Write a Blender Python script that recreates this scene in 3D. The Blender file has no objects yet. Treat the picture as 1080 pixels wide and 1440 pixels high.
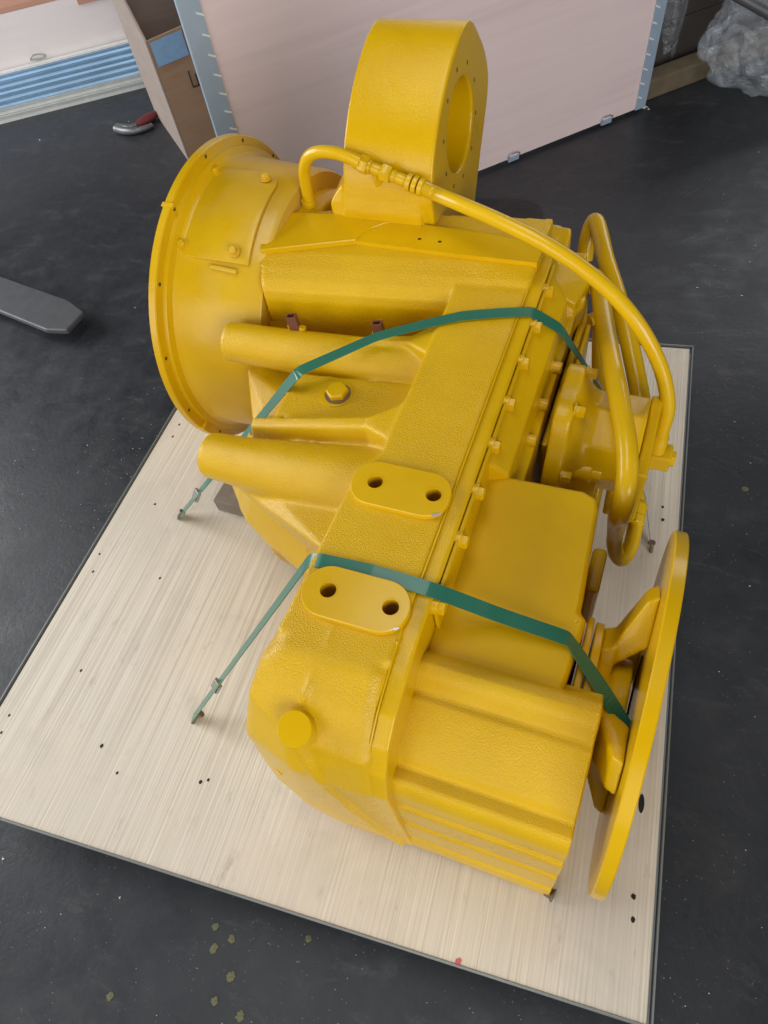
import bpy, bmesh, math, random
from mathutils import Vector, Matrix
random.seed(7)
S = bpy.context.scene
COL = S.collection

# ------------------------------------------------------------------ camera, world, lamps, exposure
cd = bpy.data.cameras.new("camera")
cam = bpy.data.objects.new("camera", cd); COL.objects.link(cam)
cd.sensor_fit = 'VERTICAL'; cd.sensor_height = 24.0; cd.lens = 24.0 * 1004.0 / 1440.0
cd.clip_start = 0.02; cd.clip_end = 200
CR = ((0.951602, -0.142064, 0.272526), (0.272937, 0.798269, -0.536911), (-0.141274, 0.585308, 0.798409))
CC = (0.38754, -0.05176, 1.20082)
M = Matrix.Identity(4)
for i in range(3):
    for j in range(3): M[i][j] = CR[i][j]
    M[i][3] = CC[i]
cam.matrix_world = M
S.camera = cam

W = bpy.data.worlds.new("World"); S.world = W; W.use_nodes = True
W.node_tree.nodes['Background'].inputs[0].default_value = (0.93, 0.96, 1.0, 1)
W.node_tree.nodes['Background'].inputs[1].default_value = 0.02

def area(name, loc, target, sx, sy, power, col):
    l = bpy.data.lights.new(name, 'AREA'); l.shape = 'RECTANGLE'; l.size = sx; l.size_y = sy
    l.energy = power; l.color = col
    o = bpy.data.objects.new(name, l); COL.objects.link(o); o.location = loc
    o.rotation_euler = (Vector(target) - Vector(loc)).to_track_quat('-Z', 'Y').to_euler()
    return o
for nm, loc, tg, sx, sy, pw, cl in (
    ("left_doorway", (-4.8, 0.6, 2.2), (0, .8, .3), 3.2, 2.6, 225, (.97, .98, 1.0)),
    ("front_right_doorway", (3.6, -3.6, 2.0), (0, .8, .3), 3.0, 3.2, 205, (1.0, .99, .97)),
    ("front_left_window", (-2.8, -4.0, 2.0), (0, .8, .3), 3.0, 3.2, 88, (.98, .99, 1.0)),
    ("front_window", (0.6, -4.6, 2.0), (0, .8, .3), 3.6, 3.2, 42, (1, 1, 1)),
    ("right_fill", (4.8, 0.9, 2.2), (0, .8, .3), 3.2, 2.6, 12, (1, 1, 1)),  # weak fill lamp added out of view on the right
    ("roof_light", (-0.3, 0.7, 5.0), (0, .7, 0), 3.0, 1.4, 56, (1, .99, .96)),
    ("back_fill", (0.9, 5.2, 1.9), (0, .8, .1), 4.0, 1.4, 46, (.97, .98, 1.0))):  # fill lamp added out of view behind the gearbox, brightens the floor
    area(nm, loc, tg, sx, sy, pw, cl)
S.view_settings.view_transform = 'Standard'; S.view_settings.look = 'None'
S.view_settings.exposure = 0.12; S.view_settings.gamma = 1.0

# ------------------------------------------------------------------ materials
def nt(name):
    m = bpy.data.materials.new(name); m.use_nodes = True
    n = m.node_tree.nodes; l = m.node_tree.links
    return m, n, l, n['Principled BSDF']
def coord(n, l, scale=(1, 1, 1), rot=(0, 0, 0), loc=(0, 0, 0)):
    t = n.new('ShaderNodeTexCoord'); mp = n.new('ShaderNodeMapping')
    mp.inputs['Scale'].default_value = scale; mp.inputs['Rotation'].default_value = rot; mp.inputs['Location'].default_value = loc
    l.new(t.outputs['Object'], mp.inputs['Vector']); return mp.outputs['Vector']
def noise(n, l, vec, sc, det=3, rough=.55, dist=0):
    x = n.new('ShaderNodeTexNoise'); x.inputs['Scale'].default_value = sc; x.inputs['Detail'].default_value = det
    x.inputs['Roughness'].default_value = rough; x.inputs['Distortion'].default_value = dist
    l.new(vec, x.inputs['Vector']); return x.outputs['Fac']
def ramp(n, l, fac, stops):
    r = n.new('ShaderNodeValToRGB'); e = r.color_ramp.elements
    while len(e) < len(stops): e.new(.5)
    for q, (p, c) in zip(e, stops):
        q.position = p; q.color = (c[0], c[1], c[2], 1) if not isinstance(c, (int, float)) else (c, c, c, 1)
    l.new(fac, r.inputs['Fac']); return r.outputs['Color']
def mix(n, l, fac, a, b, mode='MIX'):
    x = n.new('ShaderNodeMix'); x.data_type = 'RGBA'; x.blend_type = mode
    for s, v in ((x.inputs[0], fac), (x.inputs[6], a), (x.inputs[7], b)):
        if isinstance(v, (int, float)): s.default_value = v
        elif isinstance(v, tuple): s.default_value = (v[0], v[1], v[2], 1)
        else: l.new(v, s)
    return x.outputs[2]
def mth(n, l, op, a, b=None):
    x = n.new('ShaderNodeMath'); x.operation = op
    for s, v in zip(x.inputs, (a, b)):
        if v is None: continue
        if isinstance(v, (int, float)): s.default_value = v
        else: l.new(v, s)
    return x.outputs[0]
def bump(n, l, b, h, strength, dist, prev=None):
    x = n.new('ShaderNodeBump'); x.inputs['Strength'].default_value = strength; x.inputs['Distance'].default_value = dist
    l.new(h, x.inputs['Height'])
    if prev is not None: l.new(prev, x.inputs['Normal'])
    l.new(x.outputs['Normal'], b.inputs['Normal']); return x.outputs['Normal']

YEL = (0.650, 0.395, 0.001)
def yellow(name, grain=0.0, rough=.36, col=YEL, lumps=0.0, haze=0.0, coat=.45):
    m, n, l, b = nt(name)
    v = coord(n, l)
    n1 = noise(n, l, v, 7, 5, .6)
    c = mix(n, l, ramp(n, l, n1, [(.35, 0.0), (.7, 1.0)]), (col[0] * .93, col[1] * .89, col[2]), (col[0] * 1.03, col[1] * 1.04, col[2] * 1.5))
    n2 = noise(n, l, v, 26, 6, .7)
    dust = ramp(n, l, n2, [(.60, 0.0), (.82, .32)])
    c = mix(n, l, dust, c, (.68, .43, .02))
    if haze:                       # dull overspray patches
        n3 = noise(n, l, v, 4.2, 3, .5)
        c = mix(n, l, ramp(n, l, n3, [(.47, 0.0), (.66, haze)]), c, (.52, .375, .11))
    l.new(c, b.inputs['Base Color']); b.inputs['Specular IOR Level'].default_value = .16
    r = ramp(n, l, n1, [(.3, rough - .08), (.75, rough + .10)]); l.new(r, b.inputs['Roughness'])
    b.inputs['Coat Weight'].default_value = coat; b.inputs['Coat Roughness'].default_value = .12
    prev = None
    if lumps:
        prev = bump(n, l, b, noise(n, l, v, 46, 3, .5), lumps, .006)
    if grain:
        g = noise(n, l, v, 600, 2, .5); prev = bump(n, l, b, g, grain, .0016, prev)
    g2 = noise(n, l, v, 1100, 1, .5); l.new(bump(n, l, b, g2, .06, .0006, prev), b.inputs['Coat Normal'])
    return m
M_CAST = yellow("cast_yellow_paint", .62, .30, lumps=.09)
M_CASTS = yellow("smooth_cast_yellow_paint", .26, .33, lumps=.09)
M_SIDE = yellow("side_block_yellow_paint", .10, .52, lumps=.03, coat=.02)
M_MACH = yellow("machined_yellow_paint", .05, .33, lumps=.03)
M_BELL = yellow("hazed_yellow_paint", .14, .40, lumps=.09, haze=.6)
M_HOSE = yellow("hose_yellow_paint", .08, .34, (0.66, 0.410, 0.004), lumps=.05)
M_DISC = yellow("disc_yellow_paint", .04, .30, (0.62, 0.370, 0.001))

def plain(name, col, rough=.5, metal=0.0, var=.15, sc=30, bmp=0, bsc=120):
    m, n, l, b = nt(name); v = coord(n, l)
    f = noise(n, l, v, sc, 5, .6)
    l.new(mix(n, l, f, tuple(x * (1 - var) for x in col), tuple(min(1, x * (1 + var)) for x in col)), b.inputs['Base Color'])
    b.inputs['Roughness'].default_value = rough; b.inputs['Metallic'].default_value = metal
    if bmp: bump(n, l, b, noise(n, l, v, bsc, 3, .5), bmp, .002)
    return m
M_DARK = plain("dark_hole", (.012, .010, .006), .8)
M_BORE = plain("bare_bore", (.10, .075, .02), .5, .2)
M_STEEL = plain("bare_steel", (.42, .42, .40), .35, .85)
M_RUST = plain("rusty_nail", (.20, .14, .09), .55, .6, .4, 90)
M_GALV = plain("galvanised_strip", (.36, .46, .58), .36, .25, .12, 14)
M_FRAME = plain("frame_steel", (.20, .215, .215), .42, .3, .15, 20)
M_BROWN = plain("brown_connector", (.150, .055, .032), .38, .0, .25, 80)
M_BLOCK = plain("grey_wood_block", (.20, .165, .13), .8, 0, .3, 60, .3, 200)
M_WHITE = plain("white_paint", (.72, .72, .70), .6, 0, .05)
M_TOOL = plain("worn_tool_steel", (.16, .165, .17), .42, .6, .3, 60)
M_RED = plain("red_grip", (.17, .025, .03), .45, 0, .2)
M_BLKRUB = plain("black_rubber", (.015, .015, .016), .55, 0, .2)
M_BLUE = plain("blue_tape", (.22, .40, .62), .35, 0, .2, 60)
M_FILM = plain("blue_steel_profile", (.30, .48, .68), .30, .35, .25, 9)
M_GREYRAIL = plain("grey_rail", (.50, .52, .50), .55, .1, .2, 30, .15, 60)
M_CHIP = plain("pale_chip", (.62, .60, .56), .7, 0, .2)
M_YDROP = plain("yellow_drop", (.115, .112, .045), .6, 0, .5, 260, .3, 200)
M_FORK = plain("fork_steel", (.10, .103, .110), .5, .35, .3, 24, .1, 80)
M_BEAM = plain("old_timber", (.12, .092, .055), .8, 0, .45, 18, .5, 60)
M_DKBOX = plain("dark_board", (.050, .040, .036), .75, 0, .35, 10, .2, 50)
M_INK = plain("ink", (.035, .028, .025), .6)

def wood(name, base, dark, sx=320, sy=2.2, patch=None, fine=.8, rough=.55, dirt=0):
    m, n, l, b = nt(name)
    v = coord(n, l, (sx, sy, 60)); f = noise(n, l, v, 1.0, 5, .65)
    v2 = coord(n, l, (sx * .16, sy * .55, 20)); f2 = noise(n, l, v2, 1.0, 4, .6, .3)
    v3 = coord(n, l); f3 = noise(n, l, v3, 3.0, 4, .6)
    c = mix(n, l, ramp(n, l, f, [(.32, 1.0), (.62, 0.0)]), base, dark)
    c = mix(n, l, mth(n, l, 'MULTIPLY', ramp(n, l, f2, [(.45, 0.0), (.75, 1.0)]), .55), c, tuple(x * .80 for x in base))
    if patch: c = mix(n, l, ramp(n, l, f3, [(.45, 0.0), (.68, .55)]), c, patch)
    if not dirt:
        l.new(c, b.inputs['Base Color']); b.inputs['Roughness'].default_value = rough; bump(n, l, b, f, .25 * fine, .0012); return m
    v4 = coord(n, l, (26, 9, 9)); f4 = noise(n, l, v4, 1.6, 6, .75)
    c = mix(n, l, ramp(n, l, f4, [(.59, 0.0), (.80, .6)]), c, tuple(x * .50 for x in dark))
    f5 = noise(n, l, v3, 5.5, 5, .7, .6)
    c = mix(n, l, ramp(n, l, f5, [(.52, 0.0), (.75, .36)]), c, tuple(x * .60 for x in base))
    l.new(c, b.inputs['Base Color']); b.inputs['Roughness'].default_value = rough
    bump(n, l, b, f, .25 * fine, .0012)
    return m
M_DECK = wood("plywood_deck", (.72, .66, .555), (.47, .40, .315), 290, 1.8, (.67, .56, .455), dirt=1)
M_PINK = wood("pink_plywood", (.74, .60, .595), (.71, .57, .565), 3.0, 26, (.74, .61, .60), .15, .6)
M_PALE = wood("pale_plywood", (.80, .735, .735), (.77, .70, .70), 5, 3, (.82, .76, .74), .1, .5)
M_CARD = wood("cardboard", (.36, .235, .145), (.31, .20, .12), 8, 6, (.41, .275, .175), .1, .75)
M_CARDG = wood("grey_cardboard", (.33, .265, .225), (.28, .225, .19), 8, 6, (.37, .30, .25), .1, .75)
M_ORANGE = plain("orange_board", (.52, .27, .19), .6, 0, .1)

def floor_mat():
    m, n, l, b = nt("dark_painted_floor")
    v = coord(n, l)
    f1 = noise(n, l, v, 1.6, 6, .62); f2 = noise(n, l, v, 11, 6, .68, .4); f3 = noise(n, l, v, 90, 3, .6)
    c = ramp(n, l, f1, [(.30, (.014, .016, .020)), (.52, (.023, .025, .030)), (.78, (.037, .039, .045))])
    c = mix(n, l, ramp(n, l, f2, [(.56, 0.0), (.80, .45)]), c, (.070, .070, .074))
    # pale scuffs, mostly in the far right
    v2 = coord(n, l, (5, 16, 1), (0, 0, .5)); f5 = noise(n, l, v2, 1.5, 7, .78, .5)
    c = mix(n, l, ramp(n, l, f5, [(.56, 0.0), (.78, .55)]), c, (.10, .098, .095))
    # sandy specks
    vo = n.new('ShaderNodeTexVoronoi'); vo.inputs['Scale'].default_value = 115; l.new(v, vo.inputs['Vector'])
    sp = ramp(n, l, vo.outputs['Distance'], [(.06, 1.0), (.12, 0.0)])
    keep = ramp(n, l, noise(n, l, v, 9, 4, .7), [(.44, 0.0), (.64, .8)])
    c = mix(n, l, mth(n, l, 'MULTIPLY', sp, keep), c, (.34, .33, .31))
    # gearbox's cast shadow behind it, painted into the floor colour as a dark patch
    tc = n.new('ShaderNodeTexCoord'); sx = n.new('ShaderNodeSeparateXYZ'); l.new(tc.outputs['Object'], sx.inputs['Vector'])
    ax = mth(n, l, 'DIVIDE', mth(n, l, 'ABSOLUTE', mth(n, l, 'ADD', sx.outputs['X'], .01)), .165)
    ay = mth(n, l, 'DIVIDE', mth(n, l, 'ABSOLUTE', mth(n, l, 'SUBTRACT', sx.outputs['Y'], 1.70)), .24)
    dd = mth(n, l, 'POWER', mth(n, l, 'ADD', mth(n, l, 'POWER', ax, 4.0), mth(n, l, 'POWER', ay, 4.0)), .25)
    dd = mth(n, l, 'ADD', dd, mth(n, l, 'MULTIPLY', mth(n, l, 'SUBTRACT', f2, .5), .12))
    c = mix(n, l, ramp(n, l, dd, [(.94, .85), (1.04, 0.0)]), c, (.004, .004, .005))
    l.new(c, b.inputs['Base Color'])
    l.new(ramp(n, l, f2, [(.3, .34), (.8, .70)]), b.inputs['Roughness'])
    b.inputs['Specular IOR Level'].default_value = .45
    p = bump(n, l, b, f2, .22, .006); bump(n, l, b, f3, .25, .0015, p)
    return m
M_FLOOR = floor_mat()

def strap_mat():
    m, n, l, b = nt("green_woven_strap")
    t = n.new('ShaderNodeTexCoord'); mp = n.new('ShaderNodeMapping'); l.new(t.outputs['UV'], mp.inputs['Vector'])
    w = n.new('ShaderNodeTexChecker'); w.inputs['Scale'].default_value = 1.0
    mp.inputs['Scale'].default_value = (8, 620, 1); l.new(mp.outputs['Vector'], w.inputs['Vector'])
    w.inputs['Color1'].default_value = (1, 1, 1, 1); w.inputs['Color2'].default_value = (0, 0, 0, 1)
    c = mix(n, l, w.outputs['Fac'], (.014, .118, .075), (.028, .170, .112))
    l.new(c, b.inputs['Base Color']); b.inputs['Roughness'].default_value = .33
    b.inputs['Coat Weight'].default_value = .25
    bump(n, l, b, w.outputs['Fac'], .25, .0006); return m
M_STRAP = strap_mat()
def bag_mat():
    m, n, l, b = nt("clear_plastic_film")
    b.inputs['Base Color'].default_value = (.55, .60, .66, 1); b.inputs['Roughness'].default_value = .16
    b.inputs['Specular IOR Level'].default_value = 1.0
    v = coord(n, l); f = noise(n, l, v, 16, 4, .6, 1.0)
    l.new(ramp(n, l, f, [(.35, .10), (.65, .34)]), b.inputs['Alpha'])
    bump(n, l, b, f, 1.0, .03)
    return m
M_BAG = bag_mat()

# ------------------------------------------------------------------ mesh helpers
def link(name, me, parent=None, mat=None, label=None, cat=None, group=None, kind=None):
    o = bpy.data.objects.new(name, me); COL.objects.link(o)
    if mat is not None and me is not None and not me.materials: me.materials.append(mat)
    if parent is not None: o.parent = parent
    for k, v in (('label', label), ('category', cat), ('group', group), ('kind', kind)):
        if v: o[k] = v
    return o
def obj(name, bm, mat, parent=None, smooth=None, bevel=0, seg=2, **kw):
    bmesh.ops.recalc_face_normals(bm, faces=bm.faces[:])
    me = bpy.data.meshes.new(name); bm.to_mesh(me); bm.free()
    o = link(name, me, parent, mat, **kw)
    if smooth is not None:
        for p in me.polygons: p.use_smooth = True
        me.set_sharp_from_angle(angle=math.radians(smooth))
    if bevel:
        b = o.modifiers.new('bevel', 'BEVEL'); b.width = bevel; b.segments = seg; b.limit_method = 'ANGLE'; b.angle_limit = math.radians(32)
        if smooth is not None:
            w = o.modifiers.new('normals', 'WEIGHTED_NORMAL'); w.keep_sharp = True
    return o
def empty(name, loc, label, cat, rot=None, group=None):
    o = link(name, None, label=label, cat=cat, group=group)
    if rot is None: o.location = loc
    else:
        m = rot.to_4x4(); m.translation = Vector(loc); o.matrix_world = m
    return o
def box(bm, lo, hi, mat=None):
    lo, hi = Vector(lo), Vector(hi)
    vs = [bm.verts.new((x, y, z)) for x in (lo.x, hi.x) for y in (lo.y, hi.y) for z in (lo.z, hi.z)]
    for f in ((0, 1, 3, 2), (4, 6, 7, 5), (0, 4, 5, 1), (2, 3, 7, 6), (0, 2, 6, 4), (1, 5, 7, 3)):
        bm.faces.new([vs[i] for i in f])
    if mat is not None:
        for v in vs: v.co = mat @ v.co
    return vs
def hull(bm, pts):
    vs = [bm.verts.new(p) for p in pts]
    r = bmesh.ops.convex_hull(bm, input=vs, use_existing_faces=False)
    junk = [g for g in r['geom_interior'] + r['geom_unused'] if isinstance(g, bmesh.types.BMVert)]
    if junk: bmesh.ops.delete(bm, geom=list(set(junk)), context='VERTS')
def rhull(bm, pts, r):
    """convex hull with rounded corners"""
    c = sum((Vector(p) for p in pts), Vector()) / len(pts); t = bmesh.new(); bmesh.ops.create_icosphere(t, subdivisions=2, radius=r)
    ball = [v.co.copy() for v in t.verts]; t.free(); out = []
    for p in pts:
        d = c - Vector(p); q = Vector(p) + Vector([math.copysign(min(abs(x), r), x) for x in d])
        out += [q + b for b in ball]
    hull(bm, out)
def loft(bm, A, B):
    a = [bm.verts.new(p) for p in A]; b = [bm.verts.new(p) for p in B]; n = len(A)
    bm.faces.new(a); bm.faces.new(b[::-1])
    for i in range(n): bm.faces.new([a[i], a[(i + 1) % n], b[(i + 1) % n], b[i]])
def prism(bm, loop, vec):
    """closed 3-D polygon pushed along vec"""
    a = [bm.verts.new(p) for p in loop]; b = [bm.verts.new(Vector(p) + Vector(vec)) for p in loop]
    n = len(loop)
    bm.faces.new(a); bm.faces.new(b[::-1])
    for i in range(n): bm.faces.new([a[i], a[(i + 1) % n], b[(i + 1) % n], b[i]])
def yz(profile, x): return [(x, y, z) for y, z in profile]
def plate_holes(bm, outer, holes, vec, outer2=None, dz=None):
    """flat plate with through holes; loops are 3-D, pushed along vec"""
    vec = Vector(vec); rings = []; edges = []
    for lp in [outer] + holes:
        vs = [bm.verts.new(p) for p in lp]; es = [bm.edges.new((vs[i], vs[(i + 1) % len(vs)])) for i in range(len(vs))]
        rings.append(vs); edges += es
    r = bmesh.ops.triangle_fill(bm, use_beauty=True, use_dissolve=False, edges=edges)
    faces = [g for g in r['geom'] if isinstance(g, bmesh.types.BMFace)]
    m = {}
    for rg in rings:
        for k, v in enumerate(rg): m[v] = bm.verts.new((Vector(outer2[k]) if outer2 and rg is rings[0] else v.co) + vec)
    for f in faces: bm.faces.new([m[v] for v in f.verts][::-1])
    if outer2:
        c2 = [bm.verts.new(Vector(p) + Vector(dz)) for p in outer2]; rg = rings[0]; n = len(rg)
        for i in range(n):
            bm.faces.new([rg[i], rg[(i + 1) % n], c2[(i + 1) % n], c2[i]]); bm.faces.new([c2[i], c2[(i + 1) % n], m[rg[(i + 1) % n]], m[rg[i]]])
    for rg in rings[1 if outer2 else 0:]:
        for i in range(len(rg)):
            a, b = rg[i], rg[(i + 1) % len(rg)]; bm.faces.new([a, b, m[b], m[a]])
AX = {'x': Matrix(((0, 0, 1), (0, 1, 0), (-1, 0, 0))), 'y': Matrix(((1, 0, 0), (0, 0, 1), (0, -1, 0))), 'z': Matrix.Identity(3)}
def frame(d):
    d = Vector(d).normalized(); return d.to_track_quat('Z', 'Y').to_matrix()
def lathe(bm, c, d, prof, n=48, caps=True, a0=0, lobe=None):
    """revolve [(along, radius)] about direction d through c"""
    R = frame(d); c = Vector(c); rings = []
    for t, r in prof:
        ring = []
        for i in range(n):
            a = a0 + 2 * math.pi * i / n; rr = r * (lobe(a, t) if lobe else 1)
            ring.append(bm.verts.new(c + R @ Vector((rr * math.cos(a), rr * math.sin(a), t))))
        rings.append(ring)
    for A, B in zip(rings, rings[1:]):
        for i in range(n): bm.faces.new([A[i], A[(i + 1) % n], B[(i + 1) % n], B[i]])
    if caps: bm.faces.new(rings[0][::-1]); bm.faces.new(rings[-1])
def spline(pts, per=8):
    P = [Vector(p) for p in pts]; out = []
    for i in range(len(P) - 1):
        a = P[i - 1] if i else P[0] * 2 - P[1]; b, c = P[i], P[i + 1]; d = P[i + 2] if i + 2 < len(P) else c * 2 - b
        for k in range(per):
            t = k / per
            out.append(.5 * ((2 * b) + (c - a) * t + (2 * a - 5 * b + 4 * c - d) * t * t + (3 * b - a - 3 * c + d) * t ** 3))
    out.append(P[-1]); return out
def tube(bm, pts, r, n=16, per=8, smooth=True):
    P = spline(pts, per) if smooth else [Vector(p) for p in pts]
    rr = r if callable(r) else (lambda t: r)
    up = None; rings = []
    for i, p in enumerate(P):
        t = (P[min(i + 1, len(P) - 1)] - P[max(i - 1, 0)]).normalized()
        if up is None: up = t.orthogonal().normalized()
        up = (up - t * up.dot(t)).normalized(); s = t.cross(up); q = rr(i / (len(P) - 1))
        rings.append([bm.verts.new(p + q * (math.cos(2 * math.pi * k / n) * up + math.sin(2 * math.pi * k / n) * s)) for k in range(n)])
    for A, B in zip(rings, rings[1:]):
        for i in range(n): bm.faces.new([A[i], A[(i + 1) % n], B[(i + 1) % n], B[i]])
    bm.faces.new(rings[0][::-1]); bm.faces.new(rings[-1])
def ribbon(bm, pts, wid, th):
    """flat band: pts = [(centre, width direction)]"""
    uvl = bm.loops.layers.uv.new('uv'); rows = []; s = 0; prev = None
    for i, (p, w) in enumerate(pts):
        p, w = Vector(p), Vector(w).normalized()
        t = (Vector(pts[min(i + 1, len(pts) - 1)][0]) - Vector(pts[max(i - 1, 0)][0])).normalized()
        w = (w - t * w.dot(t)).normalized(); nn = t.cross(w).normalized()
        if prev is not None: s += (p - prev).length
        prev = p
        rows.append(([bm.verts.new(p + w * a * wid / 2 + nn * b * th / 2) for a, b in ((-1, -1), (1, -1), (1, 1), (-1, 1))], s))
    for (A, sa), (B, sb) in zip(rows, rows[1:]):
        for i in range(4):
            f = bm.faces.new([A[i], A[(i + 1) % 4], B[(i + 1) % 4], B[i]])
            u0, u1 = (0, 1) if i in (0, 2) else (0, .05)
            for lp, uv in zip(f.loops, ((u0, sa), (u1, sa), (u1, sb), (u0, sb))): lp[uvl].uv = uv
    bm.faces.new(rows[0][0][::-1]); bm.faces.new(rows[-1][0])
def hexhead(bm, c, d, r, h, washer=1.35, wh=.25, a0=0.2):
    d = Vector(d).normalized(); c = Vector(c)
    if washer: lathe(bm, c, d, [(0, r * washer), (h * wh, r * washer)], 20)
    lathe(bm, c + d * (h * wh if washer else 0), d, [(0, r), (h * .85, r), (h, r * .86)], 6, a0=a0)
def circ2(c, u, v, r, n=28): return [tuple(Vector(c) + Vector(u) * r * math.cos(2 * math.pi * k / n) + Vector(v) * r * math.sin(2 * math.pi * k / n)) for k in range(n)]
def cast(name, bm, mat, parent, vox=.0032, it=5):
    """intersecting closed solids fused into one casting with soft fillets"""
    o = obj(name, bm, mat, parent)
    r = o.modifiers.new('fuse', 'REMESH'); r.mode = 'VOXEL'; r.voxel_size = vox; r.use_smooth_shade = True
    s = o.modifiers.new('fillet', 'SMOOTH'); s.factor = .5; s.iterations = it
    return o

# ------------------------------------------------------------------ floor
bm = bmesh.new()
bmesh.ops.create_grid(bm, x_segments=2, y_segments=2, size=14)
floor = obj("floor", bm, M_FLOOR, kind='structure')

# ------------------------------------------------------------------ plywood base on its steel frame
base = empty("pallet", (0, .613, 0), "large flat plywood base with steel edging under the yellow gearbox", "pallet")
def lp(x, y, z): return (x, y - .613, z)
bm = bmesh.new(); box(bm, lp(-.543, .0030, .082), lp(.543, 1.218, .1)); obj("deck_board", bm, M_DECK, base, bevel=.0012, seg=1)
for (x0, y0, x1, y1) in ((-.5505, 0, .5505, .0022), (-.5505, 1.2245, .5505, 1.2267), (-.5505, .0022, -.5483, 1.2245), (.5483, .0022, .5505, 1.2245)):
    bm = bmesh.new(); box(bm, lp(x0, y0, .0925), lp(x1, y1, .1015)); obj("edge_strip", bm, M_FRAME, base)
for (x0, y0, x1, y1) in ((-.548, .0025, .548, .012), (-.548, 1.2145, .548, 1.224), (-.548, .012, -.538, 1.2145), (.538, .012, .548, 1.2145)):
    bm = bmesh.new(); box(bm, lp(x0, y0, .0795), lp(x1, y1, .0815)); obj("frame_ledge", bm, M_FRAME, base)
for x in (-.48, 0, .48):
    bm = bmesh.new(); box(bm, lp(x - .045, .06, 0), lp(x + .045, 1.17, .079)); obj("runner", bm, M_BLOCK, base)
holes = [(-0.5124, 0.1239, 0.1000), (-0.5163, 0.1536, 0.1000), (-0.3220, 0.1455, 0.1000), (-0.1309, 0.1325, 0.1000), (-0.1199, 0.1385, 0.1000), (-0.5160, 0.4485, 0.1000), (-0.5244, 0.4887, 0.1000), (-0.3723, 0.4621, 0.1000), (-0.5155, 0.8409, 0.1000), (-0.5140, 0.8045, 0.1000),
         (0.5169, 0.1396, 0.1000), (0.5182, 0.1126, 0.1000), (0.5146, 0.7893, 0.1000), (0.5163, 0.7607, 0.1000), (-0.2733, 0.1125, 0.1000), (-0.4297, 0.2573, 0.1000), (-0.4665, 0.6236, 0.1000)]
for h in holes:
    bm = bmesh.new(); r = random.uniform(.0022, .0032)
    pts = [(h[0] + r * random.uniform(.75, 1.15) * math.cos(a), h[1] - .613 + r * 1.25 * random.uniform(.75, 1.1) * math.sin(a), .1003) for a in [k * math.pi / 5 for k in range(10)]]
    f = bm.faces.new([bm.verts.new(p) for p in pts]); obj("nail_hole", bm, M_DARK, base)
h = (0.5176, 0.2611, 0.1000)
bm = bmesh.new(); bm.faces.new([bm.verts.new((h[0] + .0040 * math.cos(a), h[1] - .613 + .0135 * math.sin(a), .1003)) for a in [k * math.pi / 8 for k in range(16)]])
obj("slot_hole", bm, M_DARK, base)
h = (0.3088, 0.0066, 0.1000)
bm = bmesh.new(); bm.faces.new([bm.verts.new((h[0] + .005 * random.uniform(.5, 1.2) * math.cos(a), h[1] - .613 + .008 * random.uniform(.4, 1.1) * math.sin(a), .1003)) for a in [k * math.pi / 6 for k in range(12)]])
obj("paint_mark", bm, plain("red_mark", (.55, .10, .13), .6), base)

# ------------------------------------------------------------------ the gearbox (own frame: x along the shafts, y away, z up)
MR = Matrix(((0.996576, 0.079717, 0.021956), (-0.078432, 0.995445, -0.054208), (-0.026177, 0.052300, 0.998288)))
MO = (0.00000, 0.60000, 0.10000)
G = empty("gearbox", MO, "big yellow painted gearbox lying on the plywood base with hoses and a brake disc", "gearbox", rot=MR)
def toW(p): return tuple(MR @ Vector(p) + Vector(MO))

# --- front housing
AXI = (.339, .256)
bm = bmesh.new()
# long band
plate_holes(bm, [(.131, .282, .45), (.131, -.085, .45), (.111, -.115, .45), (.103, -.34, .45), (.235, -.34, .45), (.235, .282, .45)], [circ2((x, y, .45), (1, 0, 0), (0, 1, 0), .0135, 20) for x in (.1425, .2155) for y in (-.135, -.2835)], (0, 0, -.42))
# near end
rhull(bm, [(.104, -.300, .450), (.234, -.300, .450), (.101, -.338, .450), (.234, -.335, .450), (.090, -.375, .443), (.15, -.398, .434), (.236, -.404, .430),
          (.082, -.413, .417), (.15, -.434, .407), (.24, -.437, .402), (.067, -.437, .350), (.16, -.455, .357), (.245, -.453, .345),
          (.055, -.434, .30), (.052, -.447, .12), (.082, -.456, .05), (.120, -.459, .028), (.25, -.459, .032), (.060, -.19, .12), (.135, -.19, .02), (.25, -.19, .015), (.060, -.19, .3)], .017)
tube(bm, [(.155, -.435, .40), (.175, -.452, .33), (.21, -.458, .17), (.24, -.456, .045)], .006, 8, 6)
tube(bm, [(.163, -.318, .4490), (.160, -.355, .4455), (.155, -.40, .4305)], .0034, 8, 6)
# body under the recess
hull(bm, [(-.19, .26, .335), (.14, .26, .36), (-.19, .10, .33), (.14, -.06, .35), (-.15, .02, .30), (-.05, -.06, .31), (.14, -.13, .33),
          (-.20, .27, .03), (.14, .27, .03), (-.20, .0, .03), (.14, -.15, .03)])
hull(bm, [(-.19, .30, .30), (-.222, .0, .12), (-.216, -.018, .17), (-.190, -.046, .205), (-.162, -.080, .16), (-.134, -.104, .205), (-.108, -.110, .15), (-.082, -.131, .205), (-.034, -.141, .15), (-.010, -.163, .21), (.12, -.20, .27), (-.10, -.08, .30), (-.15, -.03, .29), (-.205, .02, .03), (-.11, -.08, .03), (.12, -.18, .03), (.12, .2, .03), (-.2, .2, .03)])
# soft lobes on the low outer side
for c, e in (((-.165, -.066, .06), (-.130, -.045, .295)), ((-.085, -.118, .06), (-.05, -.095, .30)), ((-.005, -.144, .06), (.03, -.13, .325))):
    m = (Vector(c) + Vector(e)) / 2 + Vector((-.012, -.014, .0))
    c = Vector(c) + Vector((.020, .024, .0))
    tube(bm, [c, m, e], lambda t: .011 - .002 * t, 12, 6)
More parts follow.
